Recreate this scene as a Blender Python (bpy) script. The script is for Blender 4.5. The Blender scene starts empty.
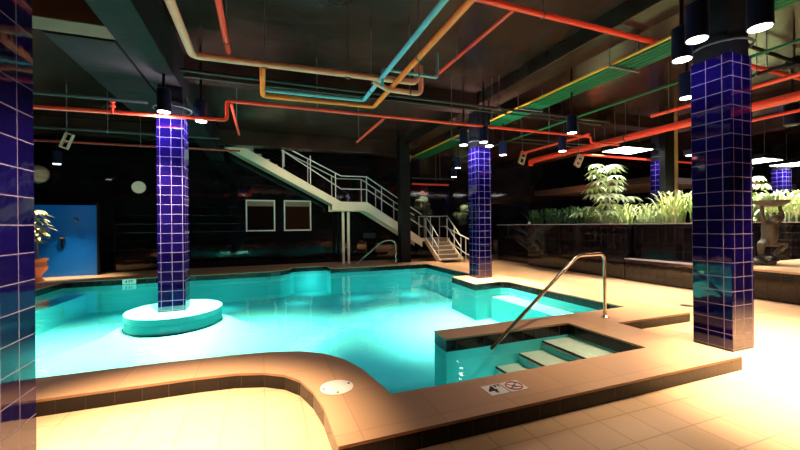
import bpy, bmesh, math, random
from mathutils import Vector, Matrix
random.seed(7)
C = bpy.context.scene.collection
sc = bpy.context.scene
PI = math.pi

# ------------------------------------------------------------------ materials
def newmat(name):
    m = bpy.data.materials.new(name); m.use_nodes = True
    nt = m.node_tree; b = nt.nodes['Principled BSDF']
    return m, nt, b

def N(nt, t, **k):
    n = nt.nodes.new(t)
    for a, v in k.items(): setattr(n, a, v)
    return n

def plain(name, col, rough=.5, metal=0., noise=.15, scale=8., bump=0., emit=None, es=0., spec=None, coat=0.):
    m, nt, b = newmat(name)
    tc = N(nt, 'ShaderNodeTexCoord'); nz = N(nt, 'ShaderNodeTexNoise')
    nz.inputs['Scale'].default_value = scale; nz.inputs['Detail'].default_value = 4
    nt.links.new(tc.outputs['Object'], nz.inputs['Vector'])
    mx = N(nt, 'ShaderNodeMix', data_type='RGBA')
    lo = [c * (1 - noise) for c in col[:3]] + [1]; hi = [min(1, c * (1 + noise)) for c in col[:3]] + [1]
    mx.inputs[6].default_value = lo; mx.inputs[7].default_value = hi
    nt.links.new(nz.outputs[0], mx.inputs[0]); nt.links.new(mx.outputs[2], b.inputs['Base Color'])
    b.inputs['Roughness'].default_value = rough; b.inputs['Metallic'].default_value = metal
    if spec is not None: b.inputs['Specular IOR Level'].default_value = spec
    if coat: b.inputs['Coat Weight'].default_value = coat
    if bump:
        bp = N(nt, 'ShaderNodeBump'); bp.inputs['Strength'].default_value = bump; bp.inputs['Distance'].default_value = .02
        nt.links.new(nz.outputs[0], bp.inputs['Height']); nt.links.new(bp.outputs[0], b.inputs['Normal'])
    if emit:
        b.inputs['Emission Color'].default_value = (*emit, 1); b.inputs['Emission Strength'].default_value = es
    return m

def tiled(name, col, grout, pitch=.168, off=(0, 0, 0), gw=.035, rough=.08, var=.3, bump=.5, spec=.5, wav=0., grough=.5, gemit=0.):
    """square tiles laid on every face of an object, whichever way it faces"""
    m, nt, b = newmat(name)
    L = nt.links.new
    tc = N(nt, 'ShaderNodeTexCoord'); ge = N(nt, 'ShaderNodeNewGeometry')
    mp = N(nt, 'ShaderNodeVectorMath', operation='ADD'); mp.inputs[1].default_value = [-o for o in off]
    L(tc.outputs['Object'], mp.inputs[0])
    if not isinstance(pitch, tuple): pitch = (pitch,) * 3
    dv = N(nt, 'ShaderNodeVectorMath', operation='DIVIDE'); dv.inputs[1].default_value = pitch
    L(mp.outputs[0], dv.inputs[0])
    fr = N(nt, 'ShaderNodeVectorMath', operation='FRACTION'); L(dv.outputs[0], fr.inputs[0])
    fl = N(nt, 'ShaderNodeVectorMath', operation='FLOOR'); L(dv.outputs[0], fl.inputs[0])
    sx = N(nt, 'ShaderNodeSeparateXYZ'); L(fr.outputs[0], sx.inputs[0])
    sn = N(nt, 'ShaderNodeSeparateXYZ'); L(ge.outputs['True Normal'], sn.inputs[0])
    res = None
    for i in range(3):
        a = N(nt, 'ShaderNodeMath', operation='PINGPONG'); a.inputs[1].default_value = .5; L(sx.outputs[i], a.inputs[0])
        lt = N(nt, 'ShaderNodeMath', operation='LESS_THAN'); lt.inputs[1].default_value = gw; L(a.outputs[0], lt.inputs[0])
        ab = N(nt, 'ShaderNodeMath', operation='ABSOLUTE'); L(sn.outputs[i], ab.inputs[0])
        l2 = N(nt, 'ShaderNodeMath', operation='LESS_THAN'); l2.inputs[1].default_value = .6; L(ab.outputs[0], l2.inputs[0])
        mu = N(nt, 'ShaderNodeMath', operation='MULTIPLY'); L(lt.outputs[0], mu.inputs[0]); L(l2.outputs[0], mu.inputs[1])
        if res is None: res = mu
        else:
            mm = N(nt, 'ShaderNodeMath', operation='MAXIMUM'); L(res.outputs[0], mm.inputs[0]); L(mu.outputs[0], mm.inputs[1]); res = mm
    wn = N(nt, 'ShaderNodeTexWhiteNoise'); L(fl.outputs[0], wn.inputs['Vector'])
    mv = N(nt, 'ShaderNodeMix', data_type='RGBA'); L(wn.outputs['Value'], mv.inputs[0])
    mv.inputs[6].default_value = [c * (1 - var) for c in col] + [1]; mv.inputs[7].default_value = [min(1, c * (1 + var)) for c in col] + [1]
    mx = N(nt, 'ShaderNodeMix', data_type='RGBA'); L(res.outputs[0], mx.inputs[0]); L(mv.outputs[2], mx.inputs[6])
    mx.inputs[7].default_value = (*grout, 1); L(mx.outputs[2], b.inputs['Base Color'])
    rm = N(nt, 'ShaderNodeMix', data_type='FLOAT'); L(res.outputs[0], rm.inputs[0]); rm.inputs[2].default_value = rough; rm.inputs[3].default_value = grough
    L(rm.outputs[0], b.inputs['Roughness'])
    b.inputs['Specular IOR Level'].default_value = spec
    inv = N(nt, 'ShaderNodeMath', operation='SUBTRACT'); inv.inputs[0].default_value = 1; L(res.outputs[0], inv.inputs[1])
    h = inv
    if wav:
        nz = N(nt, 'ShaderNodeTexNoise'); nz.inputs['Scale'].default_value = 5; L(tc.outputs['Object'], nz.inputs['Vector'])
        ad = N(nt, 'ShaderNodeMath', operation='MULTIPLY_ADD'); ad.inputs[1].default_value = wav; L(nz.outputs[0], ad.inputs[0]); L(inv.outputs[0], ad.inputs[2]); h = ad
    bp = N(nt, 'ShaderNodeBump'); bp.inputs['Strength'].default_value = bump; bp.inputs['Distance'].default_value = .004
    L(h.outputs[0], bp.inputs['Height']); L(bp.outputs[0], b.inputs['Normal'])
    return m

M = {}
M['column'] = tiled('cobalt_tile', (.0019, .0009, .024), (.085, .065, .115), off=(.01, .042, .03), wav=.6, rough=.05, gw=.024, spec=.5)
M['column_shaded'] = tiled('shaded_cobalt_tile', (.0018, .001, .020), (.07, .05, .08), off=(.01, .042, .03), wav=.6, rough=.05, gw=.02, spec=.5)  # same tile as the other columns, with shade put into the colour
M['band'] = tiled('dark_band_tile', (.010, .006, .006), (.030, .020, .015), pitch=.2, off=(0, 0, .04), rough=.12, gw=.018, spec=.3, bump=.3)
M['floor'] = tiled('deck_tile', (.54, .33, .175), (.38, .22, .12), pitch=.3, gw=.018, rough=.5, var=.05, bump=.3)
M['coping'] = tiled('coping_stone', (.46, .25, .125), (.34, .18, .09), pitch=(.6, .6, 9), gw=.006, rough=.45, var=.06, bump=.1)
M['plaster'] = plain('pool_plaster', (.13, .75, .75), rough=.6, noise=.05, scale=3)
M['plaster_step'] = plain('pool_step_plaster', (1, .80, .62), rough=.6, noise=.02, scale=3)
M['blackwall'] = tiled('black_gloss_tile', (.004, .0035, .004), (.005, .0045, .0045), pitch=.3, rough=.05, gw=.008, wav=1.5, var=.5, bump=.25, grough=.12)
M['granite'] = tiled('black_granite_tile', (.006, .005, .006), (.016, .012, .012), pitch=.2, rough=.07, gw=.015, wav=1.5, var=.5, bump=.3, grough=.2)
M['ceiling'] = plain('painted_ceiling', (.024, .011, .008), rough=.24, noise=1., scale=1.6, bump=.9, spec=.25)
M['beam'] = plain('beam_concrete', (.012, .0095, .010), rough=.7, noise=.4, scale=6, bump=.4, spec=.12)
M['brownbeam'] = plain('brown_beam', (.07, .034, .020), rough=.6, noise=.3, scale=5)
M['black'] = plain('matt_black', (.005, .005, .006), rough=.5, spec=.15)
M['can'] = plain('dark_blue_can', (.004, .007, .022), rough=.4, spec=.25)
M['lens'] = plain('lamp_lens', (1, .95, .85), emit=(1, .9, .75), es=14)
M['red'] = plain('red_pipe', (.62, .045, .02), rough=.35, emit=(.7, .04, .015), es=.12)  # faint glow added to the paint, pipes are no lamps
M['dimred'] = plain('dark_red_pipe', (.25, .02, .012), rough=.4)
M['beige'] = plain('beige_pipe', (.80, .38, .24), rough=.4)
M['blue'] = plain('blue_pipe', (.16, .50, .60), rough=.35)
M['orange'] = plain('orange_pipe', (.90, .17, .015), rough=.35)
M['green'] = plain('green_pipe', (.003, .075, .022), rough=.5, spec=.3)
M['yellow'] = plain('yellow_pipe', (.60, .30, .02), rough=.3)
M['conduit'] = plain('grey_conduit', (.025, .028, .027), rough=.5, spec=.15)
M['rod'] = plain('thin_rod', (.10, .095, .095), rough=.5)
M['steel'] = plain('satin_steel', (.62, .53, .43), rough=.22, metal=1., noise=.05)
M['cream'] = plain('cream_painted_steel', (.74, .62, .42), rough=.45, noise=.08)
M['railpaint'] = plain('grey_painted_rail', (.55, .56, .50), rough=.4, noise=.05)
M['tread'] = plain('worn_tread', (.48, .42, .32), rough=.6, noise=.15)
M['panel'] = plain('ceiling_panel_glow', (1, 1, 1), emit=(1, .96, .93), es=9)
M['bluewall'] = plain('blue_shower_wall', (.004, .13, .50), rough=.3, noise=.12, scale=3)
M['terracotta'] = plain('terracotta', (.55, .20, .09), rough=.6)
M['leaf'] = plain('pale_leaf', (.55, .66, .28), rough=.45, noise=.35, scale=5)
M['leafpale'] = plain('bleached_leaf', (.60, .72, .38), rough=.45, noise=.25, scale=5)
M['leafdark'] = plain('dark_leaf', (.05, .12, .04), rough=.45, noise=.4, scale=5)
M['leafvar'] = plain('variegated_leaf', (.30, .30, .14), rough=.4, noise=.7, scale=20)
M['stem'] = plain('plant_stem', (.20, .13, .07), rough=.7)
M['soil'] = plain('dark_soil', (.02, .015, .01), rough=.9, noise=.5, scale=20, bump=.5)
M['bronze'] = plain('weathered_bronze', (.10, .095, .075), rough=.45, noise=.5, scale=14, bump=.3)
M['white'] = plain('white_plastic', (.80, .72, .60), rough=.4, noise=.03)
M['ink'] = plain('black_ink', (.02, .015, .015), rough=.6)
M['redink'] = plain('red_ink', (.60, .10, .06), rough=.6)
M['glassdark'] = plain('dark_window_glass', (.006, .003, .002), rough=.06)
M['glassbrown'] = plain('brown_window_glass', (.018, .006, .003), rough=.08)
M['blind'] = plain('window_blind', (.16, .11, .08), rough=.6)
M['disc'] = plain('pale_disc', (.50, .48, .36), rough=.5, emit=(.5, .48, .34), es=.25)
M['bracket'] = plain('tan_bracket', (.42, .30, .19), rough=.5)

# water: light passes straight through with a green tint, the surface mirrors the room
mw, nt, b = newmat('pool_water')
nt.nodes.remove(b); out = nt.nodes['Material Output']
tr = N(nt, 'ShaderNodeBsdfTransparent'); tr.inputs[0].default_value = (.76, .96, .97, 1)
gl = N(nt, 'ShaderNodeBsdfGlossy'); gl.inputs['Roughness'].default_value = .03; gl.inputs[0].default_value = (1, 1, 1, 1)
fr = N(nt, 'ShaderNodeFresnel'); fr.inputs[0].default_value = 1.33
nz = N(nt, 'ShaderNodeTexNoise'); nz.inputs['Scale'].default_value = 1.6; nz.inputs['Detail'].default_value = 3
tc = N(nt, 'ShaderNodeTexCoord'); nt.links.new(tc.outputs['Object'], nz.inputs['Vector'])
bp = N(nt, 'ShaderNodeBump'); bp.inputs['Strength'].default_value = .25; bp.inputs['Distance'].default_value = .05
nt.links.new(nz.outputs[0], bp.inputs['Height'])
nt.links.new(bp.outputs[0], gl.inputs['Normal']); nt.links.new(bp.outputs[0], fr.inputs['Normal'])
ms = N(nt, 'ShaderNodeMixShader'); nt.links.new(fr.outputs[0], ms.inputs[0]); nt.links.new(tr.outputs[0], ms.inputs[1]); nt.links.new(gl.outputs[0], ms.inputs[2])
nt.links.new(ms.outputs[0], out.inputs[0])
M['water'] = mw

# ------------------------------------------------------------------ mesh helpers
class MB:
    def __init__(s): s.bm = bmesh.new()
    def box(s, x0, x1, y0, y1, z0, z1, bev=0):
        r = bmesh.ops.create_cube(s.bm, size=1)
        bmesh.ops.scale(s.bm, vec=(x1 - x0, y1 - y0, z1 - z0), verts=r['verts'])
        bmesh.ops.translate(s.bm, vec=((x0 + x1) / 2, (y0 + y1) / 2, (z0 + z1) / 2), verts=r['verts'])
        if bev:
            es = list({e for v in r['verts'] for e in v.link_edges})
            bmesh.ops.bevel(s.bm, geom=es, offset=bev, segments=2, affect='EDGES', profile=.5)
        return s
    def bar(s, p, q, w, h):
        """square bar from p to q, w across (horizontal), h deep"""
        p, q = Vector(p), Vector(q); d = (q - p).normalized()
        up = Vector((0, 0, 1)) if abs(d.z) < .95 else Vector((0, 1, 0))
        a = d.cross(up).normalized() * w / 2; c = a.cross(d).normalized() * h / 2
        vs = [s.bm.verts.new(o + i * a + j * c) for o in (p, q) for i, j in ((-1, -1), (1, -1), (1, 1), (-1, 1))]
        for f in ((3, 2, 1, 0), (4, 5, 6, 7), (0, 1, 5, 4), (1, 2, 6, 5), (2, 3, 7, 6), (3, 0, 4, 7)):
            s.bm.faces.new([vs[i] for i in f])
        return s
    def tube(s, pts, r, seg=12, caps=True):
        pts = [Vector(p) for p in pts]; rings = []; n = len(pts)
        rr = r if isinstance(r, (list, tuple)) else [r] * n
        a = None
        for i, p in enumerate(pts):
            d = (pts[min(i + 1, n - 1)] - pts[max(i - 1, 0)]).normalized()
            if a is None:
                a = d.orthogonal().normalized()
            else:
                a = (a - d * a.dot(d)).normalized()
            c = d.cross(a)
            rings.append([s.bm.verts.new(p + rr[i] * (a * math.cos(t) + c * math.sin(t))) for t in [2 * PI * k / seg for k in range(seg)]])
        for i in range(n - 1):
            for k in range(seg):
                s.bm.faces.new((rings[i][k], rings[i][(k + 1) % seg], rings[i + 1][(k + 1) % seg], rings[i + 1][k]))
        if caps:
            s.bm.faces.new(rings[0][::-1]); s.bm.faces.new(rings[-1])
        return s
    def lathe(s, prof, c=(0, 0, 0), seg=24):
        rings = []
        for r, z in prof:
            rings.append([s.bm.verts.new((c[0] + r * math.cos(2 * PI * k / seg), c[1] + r * math.sin(2 * PI * k / seg), c[2] + z)) for k in range(seg)])
        for i in range(len(rings) - 1):
            for k in range(seg):
                s.bm.faces.new((rings[i][k], rings[i][(k + 1) % seg], rings[i + 1][(k + 1) % seg], rings[i + 1][k]))
        s.bm.faces.new(rings[0][::-1]); s.bm.faces.new(rings[-1])
        return s
    def prism(s, pts, z0, z1):
        lo = [s.bm.verts.new((x, y, z0)) for x, y in pts]; hi = [s.bm.verts.new((x, y, z1)) for x, y in pts]
        n = len(pts)
        s.bm.faces.new(lo[::-1]); s.bm.faces.new(hi)
        for i in range(n): s.bm.faces.new((lo[i], lo[(i + 1) % n], hi[(i + 1) % n], hi[i]))
        return s
    def prism_xz(s, pts, y0, y1):
        lo = [s.bm.verts.new((x, y0, z)) for x, z in pts]; hi = [s.bm.verts.new((x, y1, z)) for x, z in pts]
        n = len(pts)
        s.bm.faces.new(lo); s.bm.faces.new(hi[::-1])
        for i in range(n): s.bm.faces.new((lo[i], hi[i], hi[(i + 1) % n], lo[(i + 1) % n]))
        return s
    def blob(s, c, rad, rot=None, sub=2):
        r = bmesh.ops.create_icosphere(s.bm, subdivisions=sub, radius=1)
        m = Matrix.Translation(c) @ (rot.to_4x4() if rot else Matrix.Identity(4)) @ Matrix.Diagonal((*rad, 1))
        bmesh.ops.transform(s.bm, matrix=m, verts=r['verts']); return s
    def build(s, name, mat, parent=None, origin=None, smooth=True):
        bmesh.ops.recalc_face_normals(s.bm, faces=s.bm.faces)
        if origin is None: origin = parent_world(parent) if parent else (0, 0, 0)
        bmesh.ops.translate(s.bm, vec=[-o for o in origin], verts=s.bm.verts)
        me = bpy.data.meshes.new(name); s.bm.to_mesh(me); s.bm.free()
        o = bpy.data.objects.new(name, me); C.objects.link(o)
        me.materials.append(M[mat] if isinstance(mat, str) else mat)
        if smooth:
            try: me.shade_smooth(); me.set_sharp_from_angle(angle=math.radians(35))
            except Exception: pass
        if parent:
            o.parent = parent
            pw = parent_world(parent)
            o.location = [origin[i] - pw[i] for i in range(3)]
        else: o.location = origin
        return o

def parent_world(p):
    v = Vector((0, 0, 0))
    while p is not None: v += Vector(p.location); p = p.parent
    return tuple(v)

def tag(o, label=None, cat=None, group=None, kind=None):
    if label: o['label'] = label
    if cat: o['category'] = cat
    if group: o['group'] = group
    if kind: o['kind'] = kind
    return o
def thing(name, loc, label, cat, group=None):
    o = bpy.data.objects.new(name, None); C.objects.link(o); o.location = loc; o.empty_display_size = .1
    return tag(o, label, cat, group)
def struct(o): return tag(o, kind='structure')
def dup(root, loc, label, group=None):
    r = root.copy(); C.objects.link(r); r.location = loc; r['label'] = label
    if group: r['group'] = group
    for ch in list(root.children):
        c = ch.copy(); C.objects.link(c); c.parent = r
        for g in list(ch.children):
            d = g.copy(); C.objects.link(d); d.parent = c
    return r

# ------------------------------------------------------------------ setting
FZ = -.14            # deck level; pool coping stands one tile higher at z = 0
WZ = -.15            # water level
X0, X1, Y0, Y1, ZC = -7.6, 21.5, -3.0, 15.3, 4.6

coping_outer = [(.43, 2.28), (4.58, 2.28), (4.58, 3.68), (6.1, 3.68), (6.1, 12.5), (2.7, 12.5), (2.7, 13.3), (.3, 13.3), (.3, 12.5), (-5.4, 12.5), (-5.4, 3.80),
                (-.6, 3.80), (-.25, 3.77), (0, 3.69), (.18, 3.56), (.30, 3.38), (.38, 3.1), (.42, 2.8)]
pool_inner = [(.97, 2.83), (3.95, 2.83), (3.95, 3.94), (2.06, 3.94), (2.08, 4.31), (5.55, 4.33), (5.52, 7.3), (5.35, 7.42), (4.6, 7.32), (4.68, 8.6),
              (5.42, 8.6), (5.42, 11.85), (2.05, 11.85), (2.05, 12.7), (.95, 12.7), (.8, 12.3), (.5, 11.98), (.1, 11.87), (-4.82, 11.87), (-4.82, 4.36),
              (-1.0, 4.36), (-.3, 4.33), (.1, 4.27), (.40, 4.16), (.62, 3.98), (.78, 3.75), (.88, 3.45), (.93, 3.15)]

def ring_prism(outer, inner, z0, z1):
    bm = bmesh.new(); m = MB(); m.bm.free(); m.bm = bm
    def loop(pts, z):
        vs = [bm.verts.new((x, y, z)) for x, y in pts]
        return vs, [bm.edges.new((vs[i], vs[(i + 1) % len(vs)])) for i in range(len(vs))]
    for z in (z1, z0):
        a, ea = loop(outer, z); c, ec = loop(inner, z)
        bmesh.ops.triangle_fill(bm, edges=ea + ec, use_beauty=True, use_dissolve=False)
        if z == z1: A, I = a, c
        else: A2, I2 = a, c
    for hi, lo in ((A, A2), (I, I2)):
        n = len(hi)
        for i in range(n): bm.faces.new((hi[i], hi[(i + 1) % n], lo[(i + 1) % n], lo[i]))
    return m

# raised coping: stone cap over a band of dark tile
o = ring_prism(coping_outer, pool_inner, FZ - .02, -.022).build('trim_1', 'band', smooth=False); struct(o)
o = ring_prism(coping_outer, pool_inner, -.022, 0).build('pool_coping', 'coping', smooth=False); struct(o)
# lower deck with an opening for the pool
o = ring_prism([(X0, Y0), (X1, Y0), (X1, Y1), (X0, Y1)], [(x * .999, y) for x, y in coping_outer[:1]] + coping_outer[1:], FZ - .12, FZ).build('floor', 'floor', smooth=False); struct(o)
# basin: walls and bottom
m = MB(); bm = m.bm
top = [bm.verts.new((x, y, -.16)) for x, y in pool_inner]; bot = [bm.verts.new((x, y, -.85)) for x, y in pool_inner]
n = len(top)
for i in range(n): bm.faces.new((top[i], top[(i + 1) % n], bot[(i + 1) % n], bot[i]))
es = [bm.edges.get((bot[i], bot[(i + 1) % n])) for i in range(n)]
bmesh.ops.triangle_fill(bm, edges=es, use_beauty=True, use_dissolve=False)
o = m.build('pool_basin', 'plaster', smooth=False); struct(o)
# water sheet
m = MB(); bm = m.bm
vs = [bm.verts.new((x, y, WZ)) for x, y in pool_inner]
es = [bm.edges.new((vs[i], vs[(i + 1) % n])) for i in range(n)]
bmesh.ops.triangle_fill(bm, edges=es, use_beauty=True, use_dissolve=False)
o = m.build('pool_water', 'water', smooth=False); struct(o)
if o.data.polygons[0].normal.z < 0: o.data.flip_normals()
o['label'] = 'glowing turquoise water filling the pool'

# room shell
struct(MB().box(X0, X1, Y0, Y1, ZC, ZC + .2).build('ceiling', 'ceiling', smooth=False))
struct(MB().box(X0 - .2, X1 + .2, Y1, Y1 + .2, FZ - .12, ZC + .2).build('wall_back', 'blackwall', smooth=False))
struct(MB().box(X0 - .2, X1 + .2, Y0 - .2, Y0, FZ - .12, ZC + .2).build('wall_front', 'blackwall', smooth=False))
struct(MB().box(X0 - .2, X0, Y0, Y1, FZ - .12, ZC + .2).build('wall_left', 'blackwall', smooth=False))
struct(MB().box(X1, X1 + .2, Y0, Y1, FZ - .12, ZC + .2).build('wall_right', 'blackwall', smooth=False))
# ceiling beams
def beam(x0, x1, y0, y1, z0, mat='beam'):
    return struct(MB().box(x0, x1, y0, y1, z0, ZC, bev=.01).build('ceiling_beam', mat, smooth=False))
beam(-1.80, -1.33, Y0, Y1, 3.87)
beam(4.98, 5.52, Y0, Y1, 4.32, 'ceiling')
beam(11.85, 12.35, Y0, Y1, 4.2, 'ceiling')
beam(-1.33, 4.98, 7.75, 8.15, 4.2, 'ceiling')
beam(5.52, 11.85, 7.75, 8.15, 4.25, 'ceiling')
beam(X0, 4.98, 13.3, 13.75, 4.1, 'ceiling')
beam(X0, -1.8, 5.62, 5.98, 3.92, 'brownbeam')
# lit dropped soffit at the far right end
struct(MB().box(13.2, 17.2, 9.2, 15.3, 2.82, 3.05).build('trim_2', 'brownbeam', smooth=False))
struct(MB().box(16.6, 21.4, 8.7, 9.2, 2.72, 2.95).build('trim_3', 'brownbeam', smooth=False))
struct(MB().box(-2.62, -1.86, 6.0, 9.6, 3.9, 4.25).build('air_duct', 'beam', smooth=False))

# windows on the back wall
def window(n, x0, x1, z0, z1, glass):
    t = bpy.data.objects.new('window_%d' % n, None); C.objects.link(t); t.location = ((x0 + x1) / 2, Y1, z0); struct(t)
    f = MB(); y0, y1 = Y1 - .06, Y1
    f.box(x0, x1, y0, y1, z0, z0 + .05); f.box(x0, x1, y0, y1, z1 - .05, z1); f.box(x0, x0 + .05, y0, y1, z0 + .05, z1 - .05); f.box(x1 - .05, x1, y0, y1, z0 + .05, z1 - .05)
    f.build('window_frame', 'railpaint', t, smooth=False)
    MB().box(x0 + .05, x1 - .05, Y1 - .025, Y1 - .005, z0 + .05, z1 - .05).build('window_pane', glass, t, smooth=False)
    MB().box(x0 + .05, x1 - .05, Y1 - .055, Y1 - .03, z1 - .24, z1 - .05).build('roller_blind', 'blind', t, smooth=False)
window(1, -.60, .47, 1.19, 2.41, 'glassdark')
window(2, .80, 1.86, 1.19, 2.41, 'glassbrown')

# ------------------------------------------------------------------ columns
S = .42
def column(cx, cy, z0, label, mat='column', head=True):
    t = thing('tiled_column', (cx, cy, z0), label, 'column', 'square blue tiled columns')
    MB().box(cx - S / 2, cx + S / 2, cy - S / 2, cy + S / 2, z0, 3.36, bev=.006).build('tiled_shaft', mat, t, smooth=False)
    if head:
        MB().box(cx - .19, cx + .19, cy - .19, cy + .19, 3.36, 4.32 if cx > 0 else 3.87).build('black_head', 'black', t, smooth=False)
        pts = [(cx + .30 * math.cos(a), cy + .30 * math.sin(a), 3.50) for a in [2 * PI * k / 24 for k in range(25)]]
        MB().tube(pts, .014, 8, caps=False).build('collar_ring', 'conduit', t)
    return t
column(-1.50, 7.62, -.10, 'blue tiled square column rising from the round white island in the pool')
column(5.32, 8.22, 0, 'blue tiled square column on the pool edge pad in front of the small stair')
column(5.31, 2.835, FZ, 'large nearest blue tiled square column at the right corner of the pool coping')
column(-1.545, 2.74, FZ, 'shaded tiled column cut off by the left edge, nearest the viewer', 'column_shaded')
column(12.15, 8.15, FZ, 'purple blue tiled column rising behind the tall pale plant in the planter')
column(18.9, 8.1, FZ, 'far blue tiled column seen above the frog statue bowl')

# plain dark pillars
t = thing('dark_pillar', (5.05, 13.0, FZ), 'plain black square pillar between the stair landing and the small steps', 'pillar')
MB().box(4.86, 5.24, 12.82, 13.18, FZ, ZC).build('pillar_shaft', 'black', t, smooth=False)
MB().box(4.82, 5.28, 12.78, 13.22, FZ, FZ + .12).build('pillar_foot', 'beam', t, smooth=False)
t = thing('dark_pillar', (10.55, 7.0, FZ), 'black pillar with tan edge standing behind the planter beside the purple column', 'pillar')
MB().box(10.42, 10.80, 6.88, 7.04, FZ, ZC).build('pillar_shaft', 'black', t, smooth=False)
MB().box(10.80, 10.92, 6.86, 6.96, FZ, ZC).build('tan_edge_strip', 'bracket', t, smooth=False)

# island round the pool column: submerged disc on a narrower plinth
def superdisc(cx, cy, a, b, z0, z1, m, e=2.0, n=56):
    pts = []
    for k in range(n):
        t_ = 2 * PI * k / n; c, s_ = math.cos(t_), math.sin(t_)
        pts.append((cx + a * math.copysign(abs(c) ** (2 / e), c), cy + b * math.copysign(abs(s_) ** (2 / e), s_)))
    return m.prism(pts, z0, z1)
t = thing('column_island', (-1.5, 7.68, -.85), 'rounded white ledge under the water around the middle pool column', 'ledge')
superdisc(-1.5, 7.70, .76, .84, -.35, -.10, MB()).build('ledge_block', 'plaster', t)
superdisc(-1.5, 7.70, .78, .86, -.375, -.35, MB()).build('dark_edge_line', 'band', t)
m = MB(); m.lathe([(2.1, -.85), (2.0, -.845), (1.6, -.72), (1.2, -.56), (.98, -.43), (.86, -.38), (.78, -.37)], (-1.5, 7.68, 0), 48); m.build('plinth', 'plaster', t)

# stone cap on the pad is part of the coping; underwater bench along right side and left corner
struct(MB().box(5.0, 5.5, 4.4, 7.28, -.85, -.32).build('trim_4', 'plaster', smooth=False))
struct(MB().prism([(-4.82, 8.0), (-4.5, 8.1), (-4.35, 11.87), (-4.82, 11.87)], -.85, -.36).build('trim_5', 'plaster', smooth=False))

# entry steps in the side pit
t = thing('pool_entry_steps', (3.0, 3.4, -.85), 'pale submerged steps with dark nosings in the narrow pit behind the depth marker', 'steps')
xs = [3.95, 3.50, 3.12, 2.76, 2.40]; zs = [-.19, -.31, -.43, -.55]
for i in range(4):
    MB().box(xs[i + 1], xs[i], 2.84, 3.93, -.84, zs[i]).build('tread', 'plaster_step', t, smooth=False)
    MB().box(xs[i + 1] - .012, xs[i + 1] + .006, 2.84, 3.93, zs[i] - .02, zs[i] + .003).build('nosing', 'ink', t, smooth=False)
    MB().box(xs[i + 1] - .011, xs[i + 1], 2.84, 3.93, zs[i] - .12, zs[i] - .05).build('riser', 'bluewall' if 0 else 'plaster', t, smooth=False)

# ------------------------------------------------------------------ handrails
def arc(pts, r=.12, n=6):
    """round the corners of a polyline"""
    pts = [Vector(p) for p in pts]; out = [pts[0]]
    for i in range(1, len(pts) - 1):
        a, b_, c = pts[i - 1], pts[i], pts[i + 1]
        d0 = (a - b_); d1 = (c - b_); rr = min(r, d0.length * .45, d1.length * .45)
        p0 = b_ + d0.normalized() * rr; p1 = b_ + d1.normalized() * rr
        for k in range(n + 1):
            u = k / n; out.append((1 - u) ** 2 * p0 + 2 * u * (1 - u) * b_ + u * u * p1)
    out.append(pts[-1]); return out
t = thing('pool_handrail', (4.66, 3.95, 0), 'brass toned steel grab rail arching from the deck into the entry pit', 'handrail')
MB().tube(arc([(4.66, 3.95, 0), (4.66, 3.95, .93), (4.12, 3.92, .93), (2.62, 3.80, -.13), (2.60, 3.80, -.155)], .10), .024, 14).build('rail_tube', 'steel', t)
MB().lathe([(.055, 0), (.055, .012), (.03, .03)], (4.66, 3.95, 0)).build('floor_flange', 'steel', t)
t = thing('pool_handrail', (4.41, 12.2, 0), 'slim steel grab rail at the far pool edge below the stair landing', 'handrail')
MB().tube(arc([(4.41, 12.2, 0), (4.41, 12.2, .84), (3.95, 12.2, .86), (2.92, 12.2, 0.02)], .2), .028, 12).build('rail_tube', 'steel', t)
MB().lathe([(.055, 0), (.055, .012), (.03, .03)], (4.41, 12.2, 0)).build('floor_flange', 'steel', t)

# ------------------------------------------------------------------ stair on the back wall
YF, YB = 14.0, 14.9
t = thing('staircase', (3.4, 14.4, FZ), 'cream steel staircase descending rightward along the black back wall', 'staircase')
def sz(x): return 3.615 - .641 * (x - .754)           # top edge of the upper flight's string
xa, xb, xc, xd = -1.25, 2.85, 3.88, 6.25
def sz2(x): return 2.30 - .632 * (x - xc)
for yy in (YF, YB - .06):
    MB().prism_xz([(xa, min(4.55, sz(xa))), (xb, 2.30), (xc, 2.30), (xd, sz2(xd)), (xd, sz2(xd) - .34), (xc - .1, 1.95), (xb - .35, 1.95), (xb - .35, 2.2), (xa, min(4.55, sz(xa)) - .36)],
                  yy, yy + .06).build('stringer', 'cream', t, smooth=False)
m = MB()
m.prism_xz([(xa, min(4.55, sz(xa)) - .32), (xb - .35, 2.24), (xb - .35, 2.2), (xa, min(4.55, sz(xa)) - .36)], YF + .06, YB - .06); m.build('soffit_plate', 'cream', t, smooth=False)
MB().box(xb - .3, xc, YF + .06, YB - .06, 2.0, 2.25).build('landing_plate', 'cream', t, smooth=False)
MB().prism_xz([(xc, 2.18), (xd, sz2(xd) - .12), (xd, sz2(xd) - .2), (xc, 2.1)], YF + .06, YB - .06).build('soffit_plate', 'cream', t, smooth=False)
for k in range(12):
    x = -.55 + k * .27
    MB().box(x, x + .27, YF + .06, YB - .06, sz(x + .27) - .16, sz(x + .27) - .12).build('tread', 'tread', t, smooth=False)
for k in range(8):
    x = xc + .05 + k * .28
    MB().box(x, x + .27, YF + .06, YB - .06, sz2(x + .27) - .08, sz2(x + .27) - .04).build('tread', 'tread', t, smooth=False)
for x in (2.97, 3.18):
    MB().box(x - .045, x + .045, YF + .25, YF + .34, FZ, 1.99).build('support_post', 'cream', t, smooth=False)
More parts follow.
